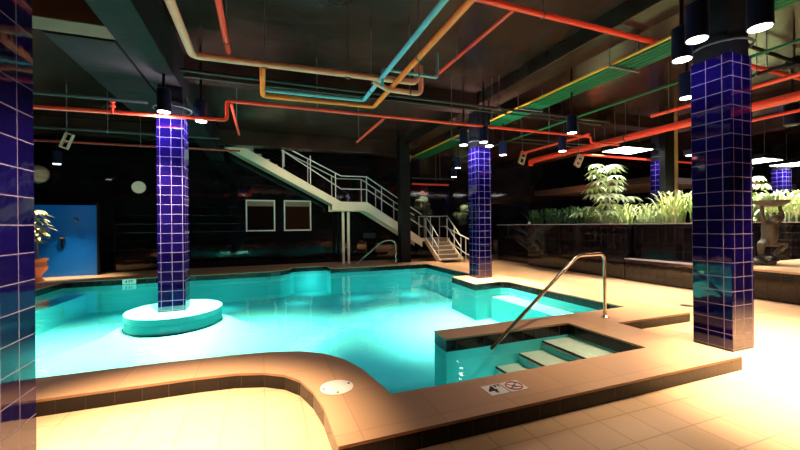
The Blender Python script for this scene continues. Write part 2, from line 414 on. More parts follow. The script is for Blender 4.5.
for side, yy in enumerate((YF + .03, YB - .03)):
    m = MB(); rr = .02
    for h in ((1.0, .5) if side == 0 else (1.0,)):
        m.tube([(-.2, yy, min(4.5, sz(-.2) + h * .45)), (.3, yy, min(4.54, sz(.3) + h * (.62 if h > .9 else 1)))] + [(xb, yy, 2.3 + h), (xc, yy, 2.3 + h), (xd, yy, sz2(xd) + h)], rr, 8)
    m.build('handrail', 'railpaint', t)
    for x in (.754, 1.70, 2.64, 3.87, 4.49, 5.3):
        zb = sz(x) if x < xb else (2.3 if x < xc + .01 else sz2(x))
        MB().tube([(x, yy, zb - .05), (x, yy, min(4.55, zb + 1.0))], .02, 8).build('baluster', 'railpaint', t)

# platform and the short flight toward the pool
t = thing('entry_steps', (6.9, 13.6, FZ), 'short five-step flight with grey rails descending toward the pool deck', 'steps')
PZ = .80
MB().box(6.3, 7.6, 14.12, 14.95, PZ - .12, PZ).build('platform', 'cream', t, smooth=False)
for k in range(5):
    y = 14.12 - (k + 1) * .24; z = PZ - (k + 1) * (PZ - FZ) / 5 + .0
    if k < 5:
        zt = PZ - (k + 1) * (PZ - FZ) / 6
        MB().box(6.5, 7.45, y, y + .25, zt - .045, zt).build('tread', 'tread', t, smooth=False)
        MB().box(6.5, 7.45, y + .235, y + .25, zt, zt + .155).build('riser', 'blind', t, smooth=False)
for xx in (6.44, 7.45):
    bm_ = MB(); bm_.bar((xx + .03, 14.15, PZ - .08), (xx + .03, 12.86, FZ + .06), .05, .2); bm_.build('stringer', 'cream', t, smooth=False)
for xx in (6.47, 7.48):
    m = MB()
    for h in (.95, .5): m.tube([(xx, 14.9, PZ + h), (xx, 14.12, PZ + h), (xx, 12.95, FZ + h + .1)], .019, 8)
    m.build('handrail', 'railpaint', t)
    for y, zb in ((14.85, PZ), (14.12, PZ - .1), (13.5, .32), (12.95, FZ)):
        MB().tube([(xx, y, zb), (xx, y, zb + (.95 if y > 14 else 1.0))], .019, 8).build('baluster', 'railpaint', t)
for x in (6.75, 7.05):
    MB().tube([(x, 14.9, PZ), (x, 14.9, PZ + .95)], .017, 8).build('baluster', 'railpaint', t)
MB().tube([(6.47, 14.9, PZ + .95), (7.48, 14.9, PZ + .95)], .019, 8).build('top_rail', 'railpaint', t)
t = thing('ramp_handrail', (7.9, 12.9, FZ), 'looped grey handrail standing to the right of the short steps', 'handrail')
MB().tube(arc([(7.62, 14.5, 1.25), (7.72, 13.0, .85), (7.98, 12.55, .62), (7.98, 12.5, .1), (7.72, 12.9, .16), (7.62, 14.5, .75)], .08), .024, 10).build('rail_loop', 'railpaint', t)
MB().tube([(7.72, 12.98, FZ), (7.72, 12.98, .85)], .02, 8).build('post', 'railpaint', t)

# ------------------------------------------------------------------ pipes
def pipe(name, pts, r, mat, label, rods=(), joint=0, grp=None, fl=None):
    t = thing(name, pts[0], label, 'pipe', grp)
    MB().tube(arc(pts, r * 2.2, 5) if len(pts) > 2 else pts, r, 12).build('pipe_run', mat, t)
    if not rods:
        a_, b_ = max(zip(pts, pts[1:]), key=lambda q: (Vector(q[0]) - Vector(q[1])).length)
        rods = [tuple((Vector(a_) * .35 + Vector(b_) * .65))]
    for p in rods:
        MB().tube([(p[0], p[1], p[2] + r * .6), (p[0], p[1], ZC)], .007, 6).build('hanger_rod', 'rod', t)
        d = (Vector(pts[1]) - Vector(pts[0])); d = Vector((abs(d.x), abs(d.y), 0)).normalized() if d.xy.length > .01 else Vector((1, 0, 0))
        q = Vector(p); MB().tube([q - d * .012, q + d * .012], r * 1.25, 12).build('pipe_clamp', 'rod', t)
    return t
pipe('drain_pipe', [(-.83, 1.2, 3.6), (-.83, 5.36, 3.6), (2.30, 5.30, 3.62), (2.30, 5.30, 3.92)], .047, 'beige',
     'thick beige pipe running across the ceiling then bending toward the viewer', rods=[(.05, 5.34, 3.6), (1.2, 5.32, 3.6)])
pipe('water_pipe', [(1.62, 5.42, 3.60), (1.86, 5.42, 3.50), (2.42, 5.42, 3.50), (2.42, 5.42, 3.95)], .04, 'beige', 'short tan pipe with elbow rising to the ceiling below the thick beige pipe')
pipe('water_pipe', [(1.70, 5.22, 3.45), (1.70, 5.22, 3.72), (2.62, 5.22, 3.71), (2.62, 5.22, 4.1)], .024, 'blue', 'slim pale teal looped pipe beside the beige elbows')
pipe('water_pipe', [(1.71, .6, 3.6), (1.70, 6.30, 3.6), (.02, 6.25, 3.57)], .034, 'blue', 'light blue pipe slanting across the ceiling beside the orange one', rods=[(1.70, 5.8, 3.6)])
pipe('water_pipe', [(1.94, .6, 3.6), (1.93, 6.42, 3.55), (.02, 6.33, 3.50), (.02, 5.42, 3.50), (.02, 5.36, 3.6)], .038, 'orange', 'orange yellow pipe slanting across the ceiling beside the blue one')
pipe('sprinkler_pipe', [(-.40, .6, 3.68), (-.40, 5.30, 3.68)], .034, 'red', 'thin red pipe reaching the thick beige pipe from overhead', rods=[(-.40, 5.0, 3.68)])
pipe('sprinkler_pipe', [(X0, 7.0, 3.12), (-.57, 7.1, 3.26), (-.57, 7.1, 3.60), (7.95, 7.1, 3.60), (7.95, 7.1, 3.46), (8.93, 7.1, 3.46)], .030, 'red', 'long thin red pipe stepping up near the island column and crossing the pool',
     rods=[(1.0, 7.1, 3.6), (3.9, 7.1, 3.6), (6.6, 7.1, 3.6)])
t = next(o for o in C.objects if o.get('label') == 'long thin red pipe stepping up near the island column and crossing the pool')
MB().lathe([(.022, -.02), (.022, .08), (.045, .085), (.045, .10), (.015, .14), (.04, .16), (.04, .165)], (-2.22, 7.06, 3.22), 12).build('sprinkler_head', 'red', t)
pipe('sprinkler_pipe', [(-.50, 7.1, 3.56), (-.50, 9.45, 3.56)], .024, 'red', 'short red branch pipe near the island column running away from the red step')
pipe('sprinkler_pipe', [(2.36, 7.13, 3.57), (2.37, 9.5, 3.6)], .026, 'red', 'short red branch pipe above the middle of the pool in front of the stair', rods=[(2.37, 9.3, 3.6)])
k = (4.25 - 1.38) / 2.22
pipe('sprinkler_pipe', [(2.0 * k, 3.04 * k, 4.25), (1.2, 3.05 * k, 4.25), (9.9, 3.10 * k, 4.25)], .036, 'red', 'x') if 0 else None
pipe('sprinkler_pipe', [(1.5, 3.95, 4.22), (11.3, 4.02, 4.22)], .040, 'red', 'upper red pipe crossing behind the green pipe bundle at the top', rods=[(3.6, 3.97, 4.22), (8.9, 4.0, 4.22)])
pipe('sprinkler_pipe', [(3.12, 3.98, 4.20), (3.10, 6.25, 4.20)], .028, 'red', 'thin red branch slanting down from the upper red pipe toward the tan elbows')
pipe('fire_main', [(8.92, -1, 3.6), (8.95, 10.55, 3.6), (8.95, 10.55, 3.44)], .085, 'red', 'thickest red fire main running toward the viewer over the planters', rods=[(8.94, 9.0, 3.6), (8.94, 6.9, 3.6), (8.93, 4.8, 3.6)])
pipe('sprinkler_pipe', [(7.69, 6.9, 3.6), (7.69, 9.5, 3.6)], .030, 'red', 'thin red branch pipe ending at the tan two-hole bracket beyond the pool', rods=[(7.69, 8.3, 3.6)])
pipe('sprinkler_pipe', [(7.70, 1.0, 3.62), (7.70, 5.36, 3.62)], .034, 'red', 'thin red pipe above the fire main passing behind the large column', rods=[(7.70, 5.0, 3.62)])
pipe('sprinkler_pipe', [(10.1, 1.0, 3.6), (10.1, 4.9, 3.6)], .034, 'red', 'thin red pipe below the fire main at the right edge')
pipe('sprinkler_pipe', [(9.3, 8.6, 3.5), (14.5, 8.6, 3.5)], .035, 'red', 'red pipe crossing above the glowing ceiling panels')
pipe('sprinkler_pipe', [(X0, 11.6, 3.55), (-.6, 11.7, 3.6)], .03, 'dimred', 'dim red pipe low behind the island column near the left wall')
pipe('sprinkler_pipe', [(5.9, 14.2, 3.1), (7.6, 14.2, 3.1)], .035, 'red', 'short red pipe in the dark above the small steps')
pipe('conduit', [(-1.2, 6.6, 3.86), (8, 6.6, 3.86)], .026, 'conduit', 'grey conduit crossing the ceiling just behind the blue and orange pipes')
pipe('conduit', [(-1.2, 6.85, 3.86), (8, 6.85, 3.86)], .020, 'conduit', 'thinner teal grey conduit directly behind the first grey conduit')
pipe('conduit', [(X0, 7.75, 3.62), (-1.9, 7.72, 3.62)], .028, 'conduit', 'grey conduit at upper left ending at the island column head')
pipe('conduit', [(X0, 10.3, 3.6), (-1.0, 10.2, 3.6)], .028, 'conduit', 'pale grey conduit between the two red pipes on the left')
pipe('conduit', [(5.9, 14.2, 3.35), (7.9, 14.2, 3.35)], .03, 'conduit', 'short grey conduit above the short red pipe over the small steps')
pipe('conduit', [(6.6, 1.0, 3.75), (6.6, 12.0, 3.75)], .022, 'green', 'thin dark green conduit between the green bundle and the fire main')
pipe('conduit', [(7.0, 8.9, 3.9), (12.5, 8.9, 3.9)], .026, 'conduit', 'grey conduit over the far planter behind the tan brackets')
pipe('conduit', [(7.0, 9.3, 3.9), (12.5, 9.3, 3.9)], .022, 'conduit', 'slim grey conduit farthest back over the far planter')
pipe('conduit', [(5.7, 3.16, 3.95), (8.0, 3.28, 3.95)], .028, 'black', 'black conduit right of the large column, upper arm of the dark V')
pipe('conduit', [(8.18, 4.6, 3.95), (8.09, 3.36, 3.95)], .028, 'black', 'black conduit right of the large column, lower arm of the dark V')
t = thing('junction_box', (8.08, 3.29, 3.9), 'small black junction box where the two black conduits meet', 'junction box')
MB().box(8.0, 8.16, 3.21, 3.37, 3.88, 4.02, bev=.01).build('box_body', 'black', t, smooth=False)
MB().tube([(8.08, 3.29, 4.01), (8.08, 3.29, ZC)], .012, 8).build('hanger_rod', 'black', t)
t = thing('unlit_canister', (10.4, 4.28, 3.4), 'unlit dark ceiling canister hanging near the right edge by the fire main', 'spotlight')
MB().lathe([(.10, 0), (.13, .02), (.13, .42), (.10, .45)], (10.4, 4.28, 3.38), 24).build('housing', 'can', t)
MB().tube([(10.4, 4.28, 3.82), (10.4, 4.28, ZC + .02)], .02, 8).build('stem', 'black', t)

kk = (4.12 - 1.38) / 2.22
gx = [4.60, 4.69, 4.78, 4.87, 4.96, 5.04]
names = ['yellow pipe along the top left of the bundled green pipes', 'bright green pipe first below the yellow pipe of the bundle', 'green pipe second below the yellow pipe of the bundle',
         'green pipe third below the yellow pipe of the bundle', 'green pipe fourth below the yellow pipe of the bundle', 'lowest green pipe of the bundle, farthest from the yellow pipe']
for i, x in enumerate(gx):
    pipe('yellow_pipe' if i == 0 else 'green_pipe', [(x * kk, -1, 4.12), (x * kk, 11.2 * kk, 4.12)], .024 if i == 0 else .032, 'yellow' if i == 0 else 'green', names[i], grp='bundled ceiling pipes')
for y in (4.6, 7.0, 10.2):
    t = thing('pipe_hanger', (5.95, y, 4.06), {4.6: 'trapeze hanger under the pipe bundle nearest the large column', 7.0: 'trapeze hanger under the middle of the pipe bundle', 10.2: 'trapeze hanger under the far end of the pipe bundle'}[y], 'hanger', 'trapeze hangers of the pipe bundle')
    MB().box(5.6, 6.3, y - .02, y + .02, 4.05, 4.085).build('cross_bar', 'rod', t, smooth=False)
    for x in (5.6, 6.3): MB().tube([(x, y, 4.03), (x, y, ZC)], .008, 6).build('hanger_rod', 'rod', t)

# two-hole brackets hanging at the pipe ends
def two_hole(loc, w, h, ang, label):
    t = thing('pipe_bracket', loc, label, 'bracket', 'tan two-hole brackets')
    m = MB(); b_ = .25 * w
    m.box(-w / 2, -w / 2 + b_ * .7, -.04, .04, -h / 2, h / 2); m.box(w / 2 - b_ * .7, w / 2, -.04, .04, -h / 2, h / 2)
    for z in (-h / 2, -b_ * .35, h / 2 - b_ * .7): m.box(-w / 2 + b_ * .7, w / 2 - b_ * .7, -.04, .04, z, z + b_ * .7)
    o = m.build('bracket_plate', 'bracket', None, (0, 0, 0), smooth=False); o.parent = t; o.location = (0, 0, 0); o.rotation_euler = (0, ang, 0)
    m = MB().tube([(0, 0, h * .45), (0, 0, ZC - loc[2])], .01, 6); o = m.build('hanger_rod', 'rod', None, (0, 0, 0)); o.parent = t
two_hole((5.45, 13.6, 4.0), .24, .42, .25, 'tan two-hole bracket at the far end of the green pipe bundle')
two_hole((8.15, 10.0, 3.58), .20, .42, .35, 'tan two-hole bracket near the end of the fire main')
two_hole((8.70, 8.2, 3.21), .18, .36, .5, 'tan two-hole bracket hanging under the fire main')

two_hole((-4.09, 10.3, 3.34), .16, .36, .35, 'tan two-hole bracket high on the left over the blue shower wall')

# ------------------------------------------------------------------ spot cans
def make_can():
    t = thing('ceiling_spotlight', (0, 0, 0), 'x', 'spotlight', 'black cylinder ceiling spotlights')
    MB().lathe([(.095, .012), (.10, .0), (.10, .36), (.085, .375)], seg=24).build('housing', 'can', t, (0, 0, 0))
    MB().lathe([(.086, -.004), (.088, .004)], seg=24).build('lens', 'lens', t, (0, 0, 0))
    MB().tube([(0, 0, .37), (0, 0, 1.35)], .022, 8).build('stem', 'black', t, (0, 0, 0))
    return t
cans = [  # x, y, label, watts, cone, tilt direction x, y
 (4.198, 2.442, 'spotlight touching the left top corner of the large column', 350, 70, -.2, -.1),
 (4.548, 2.802, 'spotlight just left of and beyond the top of the large column', 450, 70, -.22, .05),
 (4.523, 2.084, 'large nearest spotlight at the right side of the large column head', 4200, 66, .10, -.20),
 (6.007, 3.637, 'small spotlight low on the left edge of the large column', 1700, 70, .1, .1),
 (-1.478, 6.89, 'spotlight in front of the island column head', 5000, 66, -.16, .12),
 (-1.00, 7.298, 'spotlight hanging to the right of the island column head', 5500, 68, .12, .16),
 (4.46, 7.55, 'leftmost spotlight at the pool edge column head', 3800, 68, -.16, .0),
 (4.75, 7.15, 'front middle spotlight at the pool edge column head', 3800, 70, -.05, -.12),
 (5.10, 7.45, 'right spotlight at the pool edge column head', 1500, 68, .08, -.08),
 (6.123, 8.305, 'spotlight to the right of the pool edge column head', 900, 70, .1, 0),
 (6.084, 10.677, 'small spotlight left of the pool edge column toward the small steps', 700, 85, 0, 0),
 (7.081, 12.75, 'farthest tiny spotlight above the small steps', 700, 80, 0, -.1),
 (6.021, 5.841, 'spotlight hanging between the pool edge column and the fire main', 1500, 72, .12, 0),
 (-5.562, 13.422, 'small spotlight above the blue shower wall', 1500, 60, 0, .05),
 (-4.0, 8.2, 'spotlight over the left pool corner hidden by the near column', 5000, 75, .1, 0),
 (-.72, 2.95, 'spotlight outside the frame beside the near left column', 3600, 60, -.02, -.08),
 (-1.10, 2.2, 'spotlight in front of the near left column outside the frame', 200, 70, .1, -.1),
 (5.75, 2.1, 'spotlight right of the large column outside the frame', 4500, 75, .15, -.1),
 (7.3, 4.2, 'spotlight over the deck behind the large column', 500, 80, 0, 0),
 (7.3, 7.4, 'spotlight over the deck before the planter wall', 450, 80, 0, 0),
]
proto = make_can()
def spot(name, loc, energy, ang, col=(1, .79, .54), blend=.7, size=.05, rot=(0, 0, 0)):
    l = bpy.data.lights.new(name, 'SPOT'); l.energy = energy; l.color = col; l.spot_size = math.radians(ang); l.spot_blend = blend; l.shadow_soft_size = size
    o = bpy.data.objects.new(name, l); C.objects.link(o); o.location = loc; o.rotation_euler = rot; return o
for i, (x, y, lab, w, a, tx, ty) in enumerate(cans):
    z = 3.25
    if i == 0:
        o = proto; o.location = (x, y, z); o['label'] = lab
    else: o = dup(proto, (x, y, z), lab)
    sl = spot('can_light', (x, y, z - .02), w, a, blend=1.0)
    sl.rotation_euler = Vector((tx, ty, -1)).to_track_quat('-Z', 'Y').to_euler()

# glowing square ceiling panels
def ceiling_panel(x0, x1, y0, y1, label):
    z = 3.5
    t = thing('ceiling_light_panel', ((x0 + x1) / 2, (y0 + y1) / 2, z), label, 'ceiling light', 'glowing square ceiling panels')
    MB().box(x0, x1, y0, y1, z, z + .16).build('housing', 'black', t, smooth=False)
    MB().box(x0 + .04, x1 - .04, y0 + .04, y1 - .04, z - .012, z).build('diffuser', 'panel', t, smooth=False)
    for x in (x0 + .1, x1 - .1): MB().tube([(x, (y0 + y1) / 2, z + .15), (x, (y0 + y1) / 2, ZC)], .01, 6).build('hanger_rod', 'rod', t)
ceiling_panel(9.45, 10.65, 7.3, 8.1, 'white glowing ceiling panel directly above the tall pale plant')
ceiling_panel(12.6, 13.8, 7.0, 7.75, 'white glowing ceiling panel just left of the large column')
ceiling_panel(15.7, 16.9, 7.15, 8.15, 'white glowing ceiling panel just right of the large column')
ceiling_panel(18.1, 19.3, 7.15, 8.15, 'white glowing ceiling panel at the right edge')

# ------------------------------------------------------------------ planter walls and ledges
def planter(name, label, x0, x1, y0, y1, z1, cap='granite'):
    t = thing(name, ((x0 + x1) / 2, (y0 + y1) / 2, FZ), label, 'planter')
    w = .12
    m = MB(); m.box(x0, x0 + w, y0, y1, FZ, z1); m.box(x1 - w, x1, y0, y1, FZ, z1); m.box(x0 + w, x1 - w, y0, y0 + w, FZ, z1); m.box(x0 + w, x1 - w, y1 - w, y1, FZ, z1)
    m.build('planter_wall', 'granite', t, smooth=False)
    m = MB(); e = .02
    m.box(x0 - e, x0 + w, y0 - e, y1 + e, z1, z1 + .025); m.box(x1 - w, x1 + e, y0 - e, y1 + e, z1, z1 + .025)
    m.build('cap_stone', 'steel' if 0 else 'rimstone', t, smooth=False)
    o = MB().box(x0 + w, x1 - w, y0 + w, y1 - w, FZ, z1 - .08).build('soil', 'soil', t, smooth=False)
    return t
M['rimstone'] = plain('pale_rim', (.40, .34, .34), rough=.3)
planter('tall_planter', 'long black tiled planter wall behind the pool deck, holding the brightly lit plants', 9.05, 11.05, 7.06, 10.85, 1.335)
planter('tall_planter', 'black planter section with glossy front above the low ledge, left of the large column', 9.38, 10.36, 4.95, 7.04, 1.335)
planter('tall_planter', 'dark far planter section near the small steps behind the pool edge column', 9.35, 12.2, 10.9, 13.1, 1.33)
planter('tall_planter', 'black tiled planter across the back of the frog statue ledge', 13.6, 15.2, 1.2, 7.3, 1.335)
t = thing('stone_ledge', (9.2, 6, FZ), 'low black tiled ledge at the foot of the glossy planter section', 'ledge')
MB().box(9.05, 9.37, 4.95, 7.04, FZ, .41).build('ledge_wall', 'granite', t, smooth=False)
MB().box(9.02, 9.37, 4.95, 7.04, .41, .43).build('ledge_top', 'rimstone', t, smooth=False)
t = thing('stone_ledge', (11, 3.5, FZ), 'deep low tiled ledge carrying the frog statue at the right edge', 'ledge')
MB().box(9.05, 13.58, 1.2, 4.93, FZ, .41).build('ledge_wall', 'band', t, smooth=False)
MB().box(9.02, 13.58, 1.2, 4.93, .41, .45).build('ledge_top', 'floor', t, smooth=False)
MB().box(11.2, 12.6, 1.4, 3.6, .45, .456).build('water_sheet', 'glassdark', t, smooth=False)
# small glow lamp at planter corner
t = thing('planter_lamp', (9.2, 10.98, 1.33), 'tiny round lamp on the planter corner near the small steps', 'lamp')
MB().blob((9.2, 10.95, 1.40), (.05, .05, .05)).build('bulb', 'disc', t); MB().tube([(9.2, 10.95, 1.355), (9.2, 10.95, 1.37)], .03, 10).build('base', 'black', t)

# ------------------------------------------------------------------ plants
def strip(bm, pts, ws, fold=.0):
    """leaf blade along pts with half-widths ws"""
    prev = None
    for i, p in enumerate(pts):
        d = (pts[min(i + 1, len(pts) - 1)] - pts[max(i - 1, 0)]).normalized()
        a = d.cross(Vector((0, 0, 1)))
        a = a.normalized() if a.length > .05 else Vector((1, 0, 0))
        l, r_ = bm.verts.new(p - a * ws[i]), bm.verts.new(p + a * ws[i])
        if prev: bm.faces.new((prev[0], prev[1], r_, l))
        prev = (l, r_)
def blades(c, n, h, spread, w, rnd, mat, parent, name='foliage', lift=.0):
    m = MB(); n = int(n * 2.0); w *= .5
    for k in range(n):
        a = rnd.uniform(0, 2 * PI); L = h * rnd.uniform(.45, 1.3); sp = spread * rnd.uniform(.15, 1.2)
        base = Vector((c[0] + rnd.uniform(-.2, .2) * spread / .5, c[1] + rnd.uniform(-.2, .2) * spread / .5, c[2] + lift * rnd.random()))
        pts = []
        for i in range(7):
            u = i / 6
            pts.append(base + Vector((math.cos(a) * sp * u ** 1.6, math.sin(a) * sp * u ** 1.6, L * (u - .42 * u ** 3))))
        strip(m.bm, pts, [w * (1 - abs(2 * (i / 6) - .8) ** 2 * .5) if i < 6 else .002 for i in range(7)])
    return m.build(name, mat, parent, smooth=True)
def grass_plant(c, n, h, spread, w, mat, label, seed):
    rnd = random.Random(seed)
    t = thing('leafy_plant', c, label, 'plant', 'planter plants')
    blades(c, n, h, spread, w, rnd, mat, t)
    MB().tube([(c[0], c[1], c[2] - .03), (c[0], c[1], c[2] + .12)], [.05, .03], 8).build('stem', 'stem', t)
    return t
def tiered_plant(c, h, R0, tiers, mat, label, seed, nl=13):
    """upright airy plant: clusters of broad drooping fronds up a thin trunk"""
    rnd = random.Random(seed)
    t = thing('tiered_plant', c, label, 'plant')
    MB().tube([(c[0], c[1], c[2] - .03), (c[0] + .03, c[1], c[2] + h * .5), (c[0], c[1] + .02, c[2] + h * .96)], [.03, .022, .008], 8).build('trunk', 'stem', t)
    m = MB()
    for i in range(tiers):
        u = i / (tiers - 1)
        az = rnd.uniform(0, 2 * PI)
        for side in range(4 if u < .6 else 3):
            a0 = az + side * 2.1 + rnd.uniform(-.5, .5); rr = R0 * (1.05 - .62 * u) * rnd.uniform(.35, .95)
            cz = c[2] + h * (.14 + .80 * u) + rnd.uniform(-.06, .06)
            tip = Vector((c[0] + math.cos(a0) * rr, c[1] + math.sin(a0) * rr, cz + .05))
            m.tube([(c[0], c[1], cz - .14), tuple((Vector((c[0], c[1], cz - .02)) + tip) / 2 + Vector((0, 0, .03))), tuple(tip)], .007, 5)
            n_ = rnd.randint(7, 10)
            for k in range(n_):
                a = a0 + (k - n_ / 2) * .55; L = R0 * .40 * rnd.uniform(.7, 1.2)
                pts = [tip + Vector((math.cos(a) * L * v, math.sin(a) * L * v, .10 * v - .26 * v * v)) for v in (0, .25, .5, .75, 1)]
                strip(m.bm, pts, [.010, .045, .058, .04, .004])
    m.build('foliage', mat, t)
    return t
SZ = 1.25
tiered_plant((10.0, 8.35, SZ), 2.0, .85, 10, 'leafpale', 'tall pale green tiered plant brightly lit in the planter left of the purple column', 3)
specs = [
 (10.2, 9.15, 46, .95, .55, .026, 'leaf', 'light green spiky plant at the left foot of the tall pale plant'),
 (9.6, 8.0, 50, .85, .50, .026, 'leafpale', 'pale bushy low plant right in front of the tall pale plant'),
 (9.7, 7.5, 46, .90, .50, .024, 'leaf', 'low green plant between the tall pale plant and the purple column'),
 (9.75, 6.85, 50, .85, .55, .026, 'leafpale', 'pale arching plant directly in front of the purple column'),
 (9.8, 6.3, 60, 1.25, .50, .030, 'leaf', 'yellow green upright plant between purple and large columns'),
 (10.0, 5.75, 50, 1.1, .45, .030, 'leaf', 'green leafy plant partly hidden by the left edge of the large column'),
]
for i, (x, y, n_, h, s_, w, mt, lab) in enumerate(specs): grass_plant((x, y, SZ), n_, h, s_, w, mt, lab, 20 + i)
dk = ['dim plant left of the lit group, nearest it', 'dim plant second left of the lit group', 'dim bushy plant in the middle of the dark planter end', 'dim plant near the dark planter corner', 'dim plant in the far dark planter section beside the tiny lamp', 'dim plant farthest back in the far dark planter section']
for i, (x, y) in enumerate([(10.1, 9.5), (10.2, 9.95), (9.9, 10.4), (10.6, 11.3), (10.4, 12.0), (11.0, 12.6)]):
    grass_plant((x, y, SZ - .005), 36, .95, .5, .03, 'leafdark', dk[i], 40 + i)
rk = [(14.0, 6.85, 'pale plant just right of the large column behind the frog'), (14.1, 6.35, 'light green plant behind the frog statue, left of its bowl'), (14.0, 5.85, 'light green plant behind the frog statue, right of its bowl'), (14.1, 5.3, 'light green plant behind the frog ledge at the right edge')]
for i, (x, y, lab) in enumerate(rk):
    grass_plant((x, y, SZ), 70, 1.35, .7, .04, 'leafpale' if i % 2 == 0 else 'leaf', lab, 60 + i)

tiered_plant((14.1, 6.75, SZ), 1.5, .55, 6, 'leafpale', 'taller tiered plant rising behind the bowl of the frog statue', 8)
# potted plant by the shower
t = thing('potted_plant', (-6.6, 13.5, FZ), 'variegated plant in a terracotta urn beside the blue shower wall', 'plant')
pc = (-6.02, 13.4, FZ)
t.location = pc
MB().lathe([(.15, 0), (.16, .03), (.11, .08), (.08, .15), (.10, .20), (.21, .34), (.24, .44), (.20, .52), (.19, .58), (.25, .64), (.25, .67), (.20, .67), (.18, .62)], pc).build('urn', 'terracotta', t)
MB().tube([(pc[0], pc[1], .45), (pc[0], pc[1], 1.0), (pc[0] + .05, pc[1], 1.65)], [.025, .02, .012], 8).build('stem', 'stem', t)
rnd = random.Random(5); m = MB()
for k_ in range(90):
    z = rnd.uniform(1.0, 1.9); a = rnd.uniform(0, 2 * PI); r_ = rnd.uniform(.18, .42) * (1.3 - abs(z - 1.45))
    b0 = Vector((pc[0], pc[1], z)); pts = [b0 + Vector((math.cos(a) * r_ * v, math.sin(a) * r_ * v, .12 * v - .22 * v * v)) for v in (0, .3, .6, .85, 1)]
    strip(m.bm, pts, [.01, .035, .045, .03, .003])
m.build('foliage', 'leafvar', t)

# ------------------------------------------------------------------ shower wall
t = thing('shower_wall', (-5.75, 14.7, FZ), 'bright blue shower wall lit from above at the back left', 'shower')
MB().box(-6.95, -5.0, 14.6, 14.72, FZ, 2.12).build('blue_panel', 'bluewall', t, smooth=False)
MB().box(-5.04, -4.98, 14.58, 14.74, FZ, 2.20).build('edge_trim', 'black', t, smooth=False)
m = MB(); m.tube([(-5.55, 14.6, 1.68), (-5.55, 14.42, 1.72), (-5.48, 14.36, 1.66)], .018, 8); m.lathe([(.03, 0), (.07, -.04), (.07, -.055)], (-5.47, 14.35, 1.66), 12); m.build('shower_head', 'steel', t)
m = MB(); m.lathe([(.10, 0), (.11, .02), (.09, .035)], (-5.93, 14.50, 1.07), 16); m.box(-5.955, -5.905, 14.56, 14.6, .75, 1.08); m.build('soap_shelf', 'steel', t)

# round discs on the dark wall
t = thing('round_wall_disc', (-4.06, Y1, 2.58), 'small pale round disc glowing on the black wall left of the island column', 'wall disc')
m = MB(); m.tube([(-4.06, Y1 - .05, 2.80), (-4.06, Y1, 2.80)], .21, 28); m.build('disc_face', 'disc', t)
MB().tube([(-4.06, Y1 - .03, 2.80), (-4.06, Y1, 2.80)], .225, 28).build('disc_rim', 'black', t)
t = thing('ribbed_round_lamp', (-6.70, 15.05, 2.86), 'large ribbed beige round lamp half hidden by the near left column', 'lamp')
m = MB()
m.lathe([(.02, -.30)] + [(.285 * math.sin(PI * (k_ + .5) / 20) * (1 + .05 * (-1) ** k_), -.29 * math.cos(PI * (k_ + .5) / 20)) for k_ in range(20)] + [(.02, .30)], (-6.70, 14.98, 3.12), 28)
m.build('ribbed_shade', 'bracket', t)
MB().tube([(-6.70, 15.2, 3.12), (-6.70, Y1, 3.12)], .10, 16).build('wall_mount', 'black', t)
# grey plaque
tag(MB().box(4.05, 4.6, Y1 - .03, Y1, .82, 1.05, bev=.008).build('wall_plaque', 'conduit'), 'small grey plaque on the black wall under the stair landing', 'plaque')

# ------------------------------------------------------------------ pool details
def text_mesh(txt, size, mat, parent, loc, rotz=0, name='lettering', rotx=0, ext=.001):
    cu = bpy.data.curves.new(name, 'FONT'); cu.body = txt; cu.size = size; cu.extrude = ext; cu.align_x = 'CENTER'; cu.align_y = 'CENTER'; cu.offset = size * .02
    tmp = bpy.data.objects.new(name + '_tmp', cu); C.objects.link(tmp)
    dg = bpy.context.evaluated_depsgraph_get(); dg.update()
    me = bpy.data.meshes.new_from_object(tmp.evaluated_get(dg)); bpy.data.objects.remove(tmp)
    o = bpy.data.objects.new(name, me); C.objects.link(o); me.materials.clear(); me.materials.append(M[mat]); o.parent = parent
    pw = parent_world(parent); o.location = [loc[i] - pw[i] for i in range(3)]; o.rotation_euler = (rotx, 0, rotz); return o
t = thing('depth_marker', (1.89, 2.575, 0), 'white depth marker tiles reading 4 FT with a red no-diving sign on the near coping', 'pool marker')
o = MB().box(1.71, 1.885, 2.49, 2.665, 0, .004).build('depth_tile', 'white', t, smooth=False)
o = MB().box(1.90, 2.075, 2.49, 2.665, 0, .004).build('no_diving_tile', 'white', t, smooth=False)
text_mesh('4', .17, 'ink', t, (1.775, 2.575, .005)); text_mesh('FT', .06, 'ink', t, (1.85, 2.625, .005))
m = MB(); pts = [(1.9875 + .07 * math.cos(a), 2.5775 + .07 * math.sin(a), .005) for a in [2 * PI * k_ / 28 for k_ in range(29)]]
m.tube(pts, .006, 6, caps=False); m.bar((1.94, 2.625, .005), (2.035, 2.53, .005), .012, .004); m.build('prohibition_ring', 'redink', t)
m = MB(); m.blob((2.015, 2.60, .006), (.011, .011, .003), sub=1); m.bar((2.0, 2.59, .006), (1.965, 2.57, .006), .012, .003); m.bar((1.94, 2.555, .006), (2.03, 2.55, .006), .006, .003); m.build('diver_figure', 'ink', t)
t = thing('depth_marker', (-3.4, 11.86, -.08), 'pale depth marker tile reading 4 FT on the far pool edge', 'pool marker')
MB().box(-3.55, -3.24, 11.855, 11.871, -.145, -.015).build('marker_tile', 'white', t, smooth=False)
text_mesh('4 FT', .10, 'ink', t, (-3.395, 11.852, -.08), rotx=PI / 2)
t = thing('skimmer_lid', (.58, 3.12, 0), 'round white skimmer lid with screw holes set in the curved coping', 'skimmer lid')
MB().lathe([(.138, 0), (.140, .004), (.132, .007)], (.58, 3.12, 0), 40).build('lid_plate', 'white', t)
